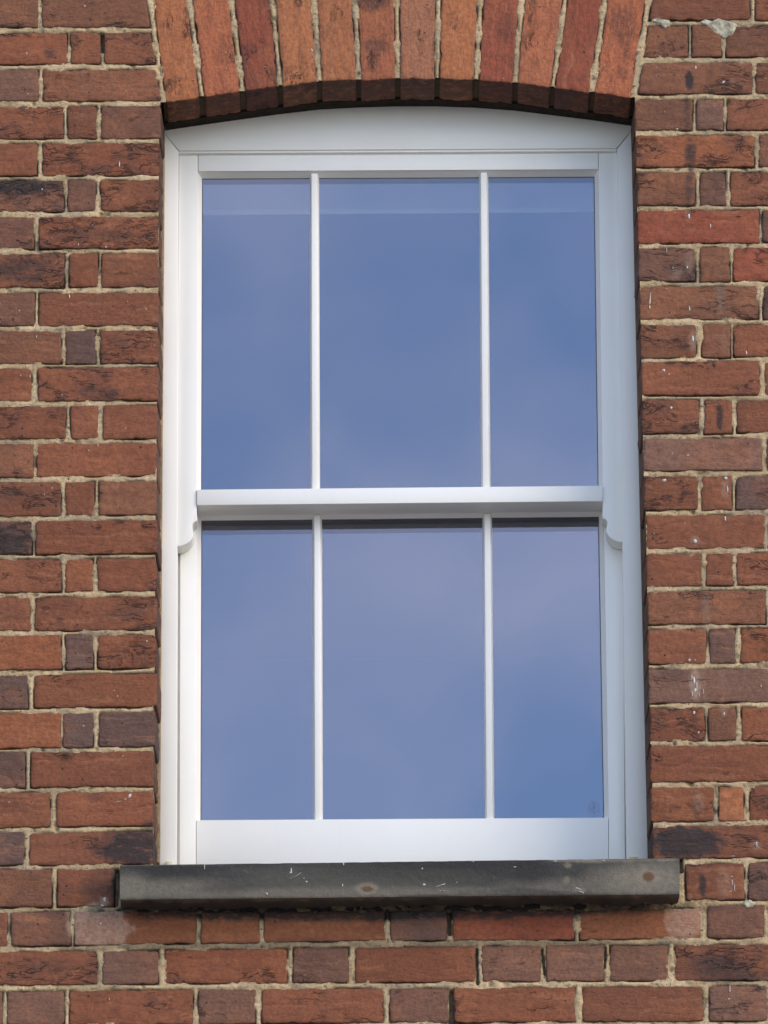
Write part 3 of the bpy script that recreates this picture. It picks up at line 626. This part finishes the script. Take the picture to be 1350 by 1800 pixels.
# pale drips and flecks of paint and lime
sv, sf = [], []
def fleck(u, v, ru, rv, ang=0.0, y=-.0018):
    c = at(u, v); n = 9; i = len(sv); k = DIST/FPX
    sv.append((c[0], y-.0006, c[1]))
    for q in range(n):
        t = q/n*2*math.pi; rr = random.uniform(.6, 1.2); x_ = math.cos(t)*ru*rr*.72; z_ = math.sin(t)*rv*rr*.8
        sv.append((c[0]+(x_*math.cos(ang)-z_*math.sin(ang))*k, y+.0012, c[1]+(x_*math.sin(ang)+z_*math.cos(ang))*k))
    for q in range(n): sf.append((i, i+1+(q+1) % n, i+1+q))
for a in [(210, 289, 1.6, 8), (163, 396, 4, 2), (138, 430, 1.5, 4), (186, 434, 1.5, 3), (149, 11, 2, 2), (47, 94, 2, 2.5), (44, 137, 2, 1.5), (49, 165, 2.5, 1.5), (222, 160, 1.5, 1.5), (74, 333, 2, 2), (122, 521, 1.5, 5), (224, 530, 1.5, 1.5), (257, 543, 2, 1.5), (34, 546, 1.5, 2), (64, 592, 1, 3),
          (261, 597, 2, 2), (272, 607, 1.5, 3), (36, 660, 1.5, 1.5), (53, 661, 1.2, 4), (109, 694, 2, 1.5), (28, 731, 1, 3), (221, 753, 2, 2), (156, 792, 1.5, 2), (172, 783, 1.2, 3), (92, 858, 1.5, 2), (78, 869, 1.5, 1.5), (258, 1127, 2.3, 2.3), (201, 1214, 1.8, 1.8), (207, 1224, 1, 2.5), (147, 1276, 2.5, 1.8), (59, 1283, 1.2, 1.2), (216, 1329, 2, 1.5), (16, 1410, 2.5, 1.5), (228, 1399, 3, 5, -.5), (209, 1409, 8, 1.2, .1), (220, 1405, 3, 1.5),
          (177, 1623, 2.5, 2.5), (172, 1613, 1.5, 1.5), (184, 1581, 3, 5), (180, 1592, 4, 2), (1143, 525, 1.4, 17, -.1), (1142, 540, 1.6, 5), (1171, 508, 3, 1), (1212, 542, 2, 6), (1167, 651, 4, 3), (1176, 658, 2, 2), (1218, 596, 3, 7), (1312, 620, 1.5, 6), (1180, 717, 5, 4), (1182, 798, 1.2, 6), (1168, 844, 5, 3), (1276, 840, 3.5, 4), (1279, 860, 1.8, 8), (1209, 800, 3, 2), (1222, 951, 5, 4), (1204, 920, 1.5, 1.5), (1150, 938, 1.5, 1.5), (1275, 912, 2.5, 7), (1212, 1160, 3, 3), (1222, 1160, 2, 2),
          (1216, 1190, 1.5, 6), (1220, 1196, 2.5, 8), (1225, 1206, 1.2, 12), (1222, 1213, 3, 5), (1217, 1220, 1, 6), (1229, 1222, 1, 5), (1218, 1229, 5, 1), (1236, 1214, .8, 7), (1273, 1255, 2.5, 6), (1271, 1278, 1.6, 5), (1220, 1252, 3, 4), (1228, 1287, 2, 3), (1338, 1206, 2, 3), (1174, 1407, 1.5, 1.5), (1328, 1482, 5, 1, .4), (1330, 1486, 5, 1, -.5), (1330, 1484, 1, 6), (1288, 1505, 5, 1), (1286, 1541, 4, 1.2, .3), (1287, 1552, 1, 8), (1291, 1560, 1, 9), (1284, 1567, 4, 1, .3), (1223, 119, 2, 5), (1154, 119, 1.5, 1.5), (1272, 144, 4, 4), (1190, 227, 4, 1.5), (1248, 210, 1.5, 1.5), (1168, 197, 1.2, 1.2), (1211, 380, 3, 5), (1186, 374, 1.5, 1.5), (1249, 397, 1.5, 5), (1183, 471, 1, 3), (1172, 440, 1, 6), (1208, 470, 2, 3), (1283, 1736, 1.4, 10), (1281, 1756, 3, 1.5), (1272, 330, 1.5, 1.5), (1386-114, 330, 1, 1),
          (312, 52, 2, 1.5), (340, 140, 5, .7), (397, 92, 1, 2), (398, 120, 1.5, 1.5), (548, 88, 2, 4, .4), (465, 118, 4, 1), (1063, 115, 1.4, 1.4), (885, 138, 2, 1.5), (300, 1752, 1, 1), (1322, 1617, 9, 1.0), (1298, 1618, 4, .8), (192, 1756, .9, 2.8), (1300, 250, 1.2, 1.2), (1175, 165, 1, 1)]:
    fleck(*a)
mesh_obj('paint_flecks', np.array(sv), [tuple(f) for f in sf], WPAINT, wall, kind='stuff')

# ------------------------------------------------------------------ stone sill
sill = empty('window_sill', None, tuple([0, -.03, float(at(700, 1550)[1])]), 'long blackened stone sill under the white sash window', 'windowsill')
YS = -.068
def sill_mesh():
    a0, a1 = at(211, 1520, YS), at(1194.5, 1507.5, YS); b0, b1 = at(211, 1580.5, YS), at(1194.5, 1571, YS)
    nx, nzs = 330, 24
    prof = [(.30, 1.0, .25), (.14, 1.0, .10), (.02, 1.0, .03), (.006, 1.0, .008), (.0015, 1.0, .0015)]   # depth behind the front, at the top
    V = []
    us = np.linspace(0, 1, nx)
    rows = []
    for (dy, _, up) in prof: rows.append(('t', dy, up))
    for t in np.linspace(0.02, .97, nzs): rows.append(('f', 0, t))
    for dy in (.0015, .005, .012, .025, .045, .068, .12, .2): rows.append(('b', dy, 0))
    for kind, dy, t in rows:
        top = a0[None]*(1-us[:, None])+a1[None]*us[:, None]; bot = b0[None]*(1-us[:, None])+b1[None]*us[:, None]
        if kind == 't': p = top.copy(); p[:, 1] += dy*.05-.0006; y = np.full(nx, YS+dy)
        elif kind == 'f': p = top*(1-t)+bot*t; y = np.full(nx, YS)
        else: p = bot.copy(); p[:, 1] += -.0005+(dy*.03); y = np.full(nx, YS+dy)
        n1 = .0012*fbm(p[:, 0]*14, p[:, 1]*30+dy*40, 8)+.0006*vn(p[:, 0]*160, p[:, 1]*160+dy*100, 9)
        if kind == 'f': y = y+n1*.6
        e = np.clip(vn(p[:, 0]*35, dy*30, 12)*1.5-.3, 0, 1)
        if kind == 'b': p[:, 1] += (.002*e+n1)*min(1, dy/.03)+(.004*vn(p[:, 0]*60, dy*60, 19) if dy > .01 else 0)
        if kind == 't': p[:, 1] -= .0018*np.clip(vn(p[:, 0]*50, 0*us, 14), 0, 1)
        V.append(np.stack([p[:, 0], y, p[:, 1]], 1))
    n = len(rows); V = np.array(V).reshape(-1, 3)
    i = np.arange(n-1)[:, None]*nx; j = np.arange(nx-1)[None]
    F = np.stack([i+j, i+nx+j, i+nx+j+1, i+j+1], -1).reshape(-1, 4)
    F = [tuple(f) for f in F]
    F.append(tuple(int(k*nx) for k in range(n))[::-1]); F.append(tuple(int(k*nx+nx-1) for k in range(n)))
    X, Z = V[:, 0], V[:, 2]
    def bl(lst):
        r = np.zeros(len(X))
        for (u, v, ru, rv, s, soft) in lst:
            c = at(u, v, YS); d = np.sqrt(((X-c[0])/(ru*DIST/FPX))**2+((Z-c[1])/(rv*DIST/FPX/.94))**2)+.12*vn(X*60, Z*60, 5)
            r = np.maximum(r, s*np.clip((1+soft*.5-d)/soft, 0, 1))
        return r
    a = np.ones((len(X), 4))
    a[:, 1] = bl([(225, 1560, 40, 24, .55, .9), (645, 1563, 22, 11, .85, .5), (1140, 1542, 26, 17, .95, .8), (1135, 1547, 85, 30, .72, .8), (1020, 1560, 120, 16, .38, .9), (1180, 1560, 20, 30, .35, .8), (1019, 1566, 12, 5, .9, .5), (996, 1548, 6, 8, .6, .4), (998, 1521, 7, 5, .6, .4), (560, 1571, 330, 10, .42, .9), (900, 1568, 200, 9, .34, .9), (300, 1562, 80, 16, .4, .9), (330, 1555, 90, 12, .25, .9), (1080, 1512, 110, 3.5, .9, .6), (800, 1511, 190, 2, .5, .6), (300, 1520, 90, 2, .5, .6)])
    a[:, 2] = bl([(646, 1563, 12, 5, 1.0, .25), (1140, 1541, 10, 8, 1.0, .2)])
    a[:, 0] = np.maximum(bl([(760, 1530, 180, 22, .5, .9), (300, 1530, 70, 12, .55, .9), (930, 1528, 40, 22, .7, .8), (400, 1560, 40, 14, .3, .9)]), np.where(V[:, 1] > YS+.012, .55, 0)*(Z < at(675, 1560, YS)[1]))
    return V, F, a
V, F, a = sill_mesh()
o = mesh_obj('sill_slab', V-np.array([0, -.03, at(700, 1550)[1]]), F, SILL, sill, True, attr=a)
o.data.set_sharp_from_angle(angle=R(50))
# crumbling bed of dark mortar under the sill
def bed():
    n, m = 420, 7
    V = []
    us = np.linspace(213, 1190, n)
    top = np.array([at(u, 1574-(u-213)*.0095+14, .0) for u in us]); 
    bot = np.array([at(u, interp(B0, u)+13, .0) for u in us])
    for k in range(m):
        t = k/(m-1); p = top*(1-t)+bot*t
        y = -.004*(1-t)+.004+.006*vn(p[:, 0]*45, p[:, 1]*120, 4)+.004*vn(p[:, 0]*170, p[:, 1]*240, 8)
        V.append(np.stack([p[:, 0], y, p[:, 1]], 1))
    V = np.array(V).reshape(-1, 3)
    i = np.arange(m-1)[:, None]*n; j = np.arange(n-1)[None]
    F = np.stack([i+j, i+n+j, i+n+j+1, i+j+1], -1).reshape(-1, 4)
    at4 = np.ones((len(V), 4)); at4[:, 0] = .85+.25*vn(V[:, 0]*25, V[:, 2]*80, 3); at4[:, 1] = 0; at4[:, 2] = .3
    mesh_obj('bedding_mortar', V, F, MORTAR, wall, True, attr=at4)
bed()
# flecks on the sill face
sv, sf = [], []
for (u, v, ru, rv, *an) in [(359.5, 1524, .9, 5), (512, 1530, 1, 5), (511, 1534, 2.6, 2), (525, 1537, 8, .45, .6), (515, 1542, 8, .45, .35), (534, 1544, 1.5, 1), (539, 1550, 2, 1.3), (604, 1519, 1.2, 3), (469, 1571, 2, 2), (602, 1556, 1, 2.5), (742, 1527, 1.5, 1.5), (746, 1555, 2.5, 2), (775, 1556, 9, .9, .3), (777, 1566, 5, .8), (803, 1551, 1.5, 1), (831, 1515, 2.5, .8), (1016, 1562, 6, 1.2, -.3), (1022, 1568, 5, 1.2, -.4), (905, 1524, 3, 1), (975, 1514, 4, 1), (1060, 1513, 4, 1)]:
    c = at(u, v, YS); i = len(sv); k = DIST/FPX; ang = an[0] if an else 0
    sv.append((c[0], YS-.0028, c[1]))
    for q in range(9):
        t = q/9*2*math.pi; rr = random.uniform(.6, 1.2); x_ = math.cos(t)*ru*rr; z_ = math.sin(t)*rv*rr
        sv.append((c[0]+(x_*math.cos(ang)-z_*math.sin(ang))*k, YS-.0008, c[1]+(x_*math.sin(ang)+z_*math.cos(ang))*k))
    for q in range(9): sf.append((i, i+1+(q+1) % 9, i+1+q))
mesh_obj('paint_flecks', np.array(sv)-np.array([0, -.03, at(700, 1550)[1]]), [tuple(f) for f in sf], WPAINT, sill, kind='stuff')

# ------------------------------------------------------------------ the window
YF, YU, YL = .135, .146, .192        # outer frame, upper sash, lower sash faces
YGU, YGL = .167, .213                # outer glass faces
win = empty('sash_window', None, (0, 0, 0), 'white sliding sash window with curved head, six panes and sash horns', 'window')
def P(name, pts, y0, y1, parent, bevel=.0012, mat=PVC, label=None):
    o = prism(name, pp(pts, y0), y0, y1, mat, parent, bevel)
    if label: o['label'] = label
    return o
headtop = [(u, interp([(280, 215), (387, 201), (413, 197), (502, 184), (580, 177), (700, 174), (850, 179), (939, 185), (1028, 195), (1115, 207)], u)) for u in np.linspace(289, 1110, 26)]
P('head_board', headtop+[(1109.5, 229.5), (1084, 260.5), (314.5, 264.5), (289, 234)], YF-.001, .25, win, .0008, label='curved white head board')
P('head_lip', [(314.5, 265.0), (1084, 261.2), (1084, 265.5), (314.5, 269.3)], YF+.003, .25, win, .0008)
P('frame_jamb', [(289, 234.8), (314.0, 265.8), (309.5, 1525), (281, 1525)], YF, .25, win, .0012)
P('frame_jamb', [(1109.6, 230.3), (1084.8, 261.6), (1102.5, 1520), (1139, 1520)], YF, .25, win, .0012)
# liner behind the sashes so that no light comes through the side gaps
P('frame_liner', [(300, 240), (318.5, 240), (317, 1530), (300, 1530)], .20, .262, win, 0)
P('frame_liner', [(1078, 240), (1110, 240), (1118, 1530), (1095.5, 1530)], .20, .262, win, 0)

def sash(name, outer, inner, glass, yf, yg, bars, label, toprail, botrail):
    s = empty(name, win); s['label'] = label
    return s
# upper sash
us_ = empty('upper_sash', win); us_['label'] = 'upper sash with horns, standing in front'
HL = [(343, 916.7), (339, 919.5), (337.6, 924), (338.5, 930), (340, 936), (339.2, 943), (335.7, 950), (328.6, 955.5), (320, 958.8), (310.6, 960)]
P('stile', [(315, 269), (347.9, 269), (345.8, 887), (346.4, 916)]+HL, YU, .189, us_, .0010)
HR = [(1061, 911.5), (1065, 913), (1068, 917), (1067.5, 923), (1065.5, 929), (1066.5, 936), (1070.5, 943), (1077, 948.5), (1086, 952), (1096.3, 953)]
P('stile', [(1084.5, 266), (1051.8, 266), (1059.6, 880), (1059.0, 911)]+HR, YU, .189, us_, .0010)
P('top_rail', [(348.5, 270.5), (1051.2, 267.0), (1051.6, 297.5), (348.5, 301.0)], YU-.0006, .189, us_, .0012)
P('meeting_rail', [(346.2, 860.5), (1059.4, 853.5), (1059.8, 881), (346.2, 888)], YU-.004, .2085, us_, .0012)
def beadring(name, o4, i4, yo, yi, parent, mat=PVC):
    """o4/i4: TL TR BR BL world points; slope from the sash face down to the glass"""
    V = [(p[0], yo, p[1]) for p in o4]+[(p[0], yi, p[1]) for p in i4]+[(p[0], yi, p[1]) for p in o4]
    F = []
    for k in range(4):
        j = (k+1) % 4; F.append((k, j, 4+j, 4+k)); F.append((k, 8+k, 8+j, j)); F.append((4+k, 4+j, 8+j, 8+k))
    me = bpy.data.meshes.new(name); bm = bmesh.new(); vs = [bm.verts.new(v) for v in V]
    for f in F: bm.faces.new([vs[i] for i in f])
    bmesh.ops.recalc_face_normals(bm, faces=bm.faces)
    bm.to_mesh(me); bm.free(); me.materials.append(mat); return link(bpy.data.objects.new(name, me), parent)
def inset(q, d):
    q = [np.array(p) for p in q]
    return [q[0]+(d, -d), q[1]+(-d, -d), q[2]+(-d, d), q[3]+(d, d)]
def glaze(parent, outer_px, yf, yg, bw, bars, dz_bot, logo=False):
    o4 = pp(outer_px, yf)
    i4 = inset(o4, bw)
    if dz_bot is not None: i4[2][1] = o4[2][1]+dz_bot; i4[3][1] = o4[3][1]+dz_bot
    beadring('glazing_bead', inset(o4, -.001), i4, yf+.0015, yg-.0012, parent)
    beadring('gasket', inset(i4, -.004), inset(i4, .0016), yg-.0018, yg-.0004, parent, GASKET)
    TL, TR, BRr, BL = [np.array(p) for p in i4]
    # bar positions as fractions along the top / bottom
    edges = [0.0]
    for (ut, vt, ub, vb) in bars:
        bt, bb = at(ut, vt, yg-.008), at(ub, vb, yg-.008)
        ft = (bt[0]-TL[0])/(TR[0]-TL[0]); fb = (bb[0]-BL[0])/(BRr[0]-BL[0])
        edges.append((ft, fb))
        T = TL+(TR-TL)*ft; Bm = BL+(BRr-BL)*fb
        hwb, hwf = .0092, .0052
        fr = [(T[0]-hwf, T[1]+.004), (T[0]+hwf, T[1]+.004), (Bm[0]+hwf, Bm[1]-.001), (Bm[0]-hwf, Bm[1]-.001)]
        bk = [(T[0]-hwb, T[1]+.004), (T[0]+hwb, T[1]+.004), (Bm[0]+hwb, Bm[1]-.001), (Bm[0]-hwb, Bm[1]-.001)]
        prism('glazing_bar', fr, yg-.015, yg-.0015, PVC, parent, .0004, poly_back=bk)
        prism('glazing_bar_spacer', [(p[0], p[1]) for p in (np.array(fr)+[(-.003, 0), (.003, 0), (.003, 0), (-.003, 0)])], yg+.001, yg+.0115, PVC, parent, 0)
    edges.append(1.0)
    ef = [(e, e) if isinstance(e, float) else e for e in edges]
    for k in range(len(ef)-1):
        a, b = ef[k], ef[k+1]; g = .0004
        q = [TL+(TR-TL)*a[0]+(g, .003), TL+(TR-TL)*b[0]+(-g, .003), BL+(BRr-BL)*b[1]+(-g, -.003), BL+(BRr-BL)*a[1]+(g, -.003)]
        V = [(p[0], yg, p[1]) for p in q]+[(p[0], yg+.0125, p[1]) for p in q]
        mesh_obj('pane', np.array(V), np.array([(3, 2, 1, 0), (7, 6, 5, 4)]), GLASS, parent)
glaze(us_, [(348.3, 301.3), (1051.6, 297.8), (1059.2, 856), (346.4, 863)], YU, YGU, .0068, [(552.5, 305, 554.0, 858), (850, 304, 853.8, 855)], .0012)
# lower sash
ls_ = empty('lower_sash', win); ls_['label'] = 'lower sash, set back behind the upper one'
P('stile', [(317, 860), (346, 860), (344.6, 1440), (344.6, 1530), (315.5, 1530)], YL, .245, ls_, .0012)
P('stile', [(1094.0, 855), (1060, 855), (1070, 1435), (1070, 1525), (1099.0, 1525)], YL, .245, ls_, .0012)
P('bottom_rail', [(345.2, 1441.5), (1069.4, 1437), (1069.6, 1530), (345.2, 1532)], YL-.0006, .245, ls_, .0012)
P('top_rail', [(345, 872), (1062, 866), (1062, 896.0), (345, 903.0)], YL+.017, .245, ls_, .0012)
glaze(ls_, [(347.0, 903.0), (1059.4, 896.0), (1069.2, 1438.0), (345.2, 1442.4)], YL, YGL, .0068, [(557.5, 912, 559.0, 1438), (856.5, 905, 860.5, 1435)], .0012)
# etched maker's stamp low on the right-hand lower pane
c = at(1043.5, 1419, YGL-.0006)
V, F = [], []
def ringm(c, r0, r1, n=28, a0=0, a1=2*math.pi):
    i = len(V)
    for k in range(n+1):
        t = a0+(a1-a0)*k/n
        V.append((c[0]+r0*math.cos(t), YGL-.0006, c[1]+r0*math.sin(t))); V.append((c[0]+r1*math.cos(t), YGL-.0006, c[1]+r1*math.sin(t)))
    for k in range(n): F.append((i+2*k, i+2*k+1, i+2*k+3, i+2*k+2))
ringm(c, .0095, .0102); ringm(c+np.array([0, .001]), .0046, .0053, 14, .3, math.pi*1.2); ringm(c+np.array([.0005, -.001]), .0022, .0029, 10, -2.4, 1.2)
i = len(V)
for (x_, z_) in ((-.0004, .004), (.0004, .004), (.0004, -.006), (-.0004, -.006)): V.append((c[0]+x_, YGL-.0006, c[1]+z_))
F.append((i, i+1, i+2, i+3))
mesh_obj('etched_stamp', np.array(V), [tuple(f) for f in F], ETCH, ls_)
# plastic packers left under the frame
P('packer', [(1106, 1506.0), (1121, 1506.0), (1121, 1515), (1106, 1515)], YF-.012, YF+.03, win, .0006, PLASTIC)
P('packer', [(292, 1513.5), (303, 1513.5), (303, 1525), (292, 1525)], YF-.008, YF+.03, win, .0006, mat_simple('cream_packer', (.62, .58, .45), .5, .4, 100, .1, 0))

# ------------------------------------------------------------------ inside: dim room and a rolled-up blind
zr0, zr1 = ZC-1.7, ZC+1.15
V = [(-1.9, .31, zr0), (1.9, .31, zr0), (1.9, .31, zr1), (-1.9, .31, zr1), (-1.9, 4.2, zr0), (1.9, 4.2, zr0), (1.9, 4.2, zr1), (-1.9, 4.2, zr1)]
o = mesh_obj('room_interior', np.array(V), [(4, 5, 6, 7), (0, 4, 7, 3), (1, 2, 6, 5), (3, 7, 6, 2), (0, 1, 5, 4)], ROOM, None); o['kind'] = 'structure'
bl = empty('roller_blind', None, (0, .33, float(at(700, 330, .33)[1])), 'pale roller blind rolled up behind the top of the upper panes', 'blind')
bz = float(at(700, 330, .33)[1])
zbar = at(700, 371, .30)[1]
o = prism('blind_fabric', [(-.43, bz+.12), (.43, bz+.12), (.43, zbar), (-.43, zbar)], .300, .3012, BLIND, None); o.parent = bl; o.location = (0, -.33, -bz)
o = prism('bottom_bar', [(-.43, zbar+.006), (.43, zbar+.006), (.43, zbar-.006), (-.43, zbar-.006)], .297, .2995, BLIND, None, .0008); o.parent = bl; o.location = (0, -.33, -bz)

# ------------------------------------------------------------------ ground outside
g = mesh_obj('ground', np.array([(-600, -900, 0), (600, -900, 0), (600, .02, 0), (-600, .02, 0)]), [(0, 1, 2, 3)], GROUND, None); g['kind'] = 'structure'
# rendered lower storey that carries the photographed brickwork
lw_ = mesh_obj('lower_wall', np.array([(-2.6, .02, 0), (2.6, .02, 0), (2.6, .02, zb0), (-2.6, .02, zb0)]), [(0, 1, 2, 3)], BR2, wall)

for o in (wall, win, sill, bl): o['kind'] = 'thing'
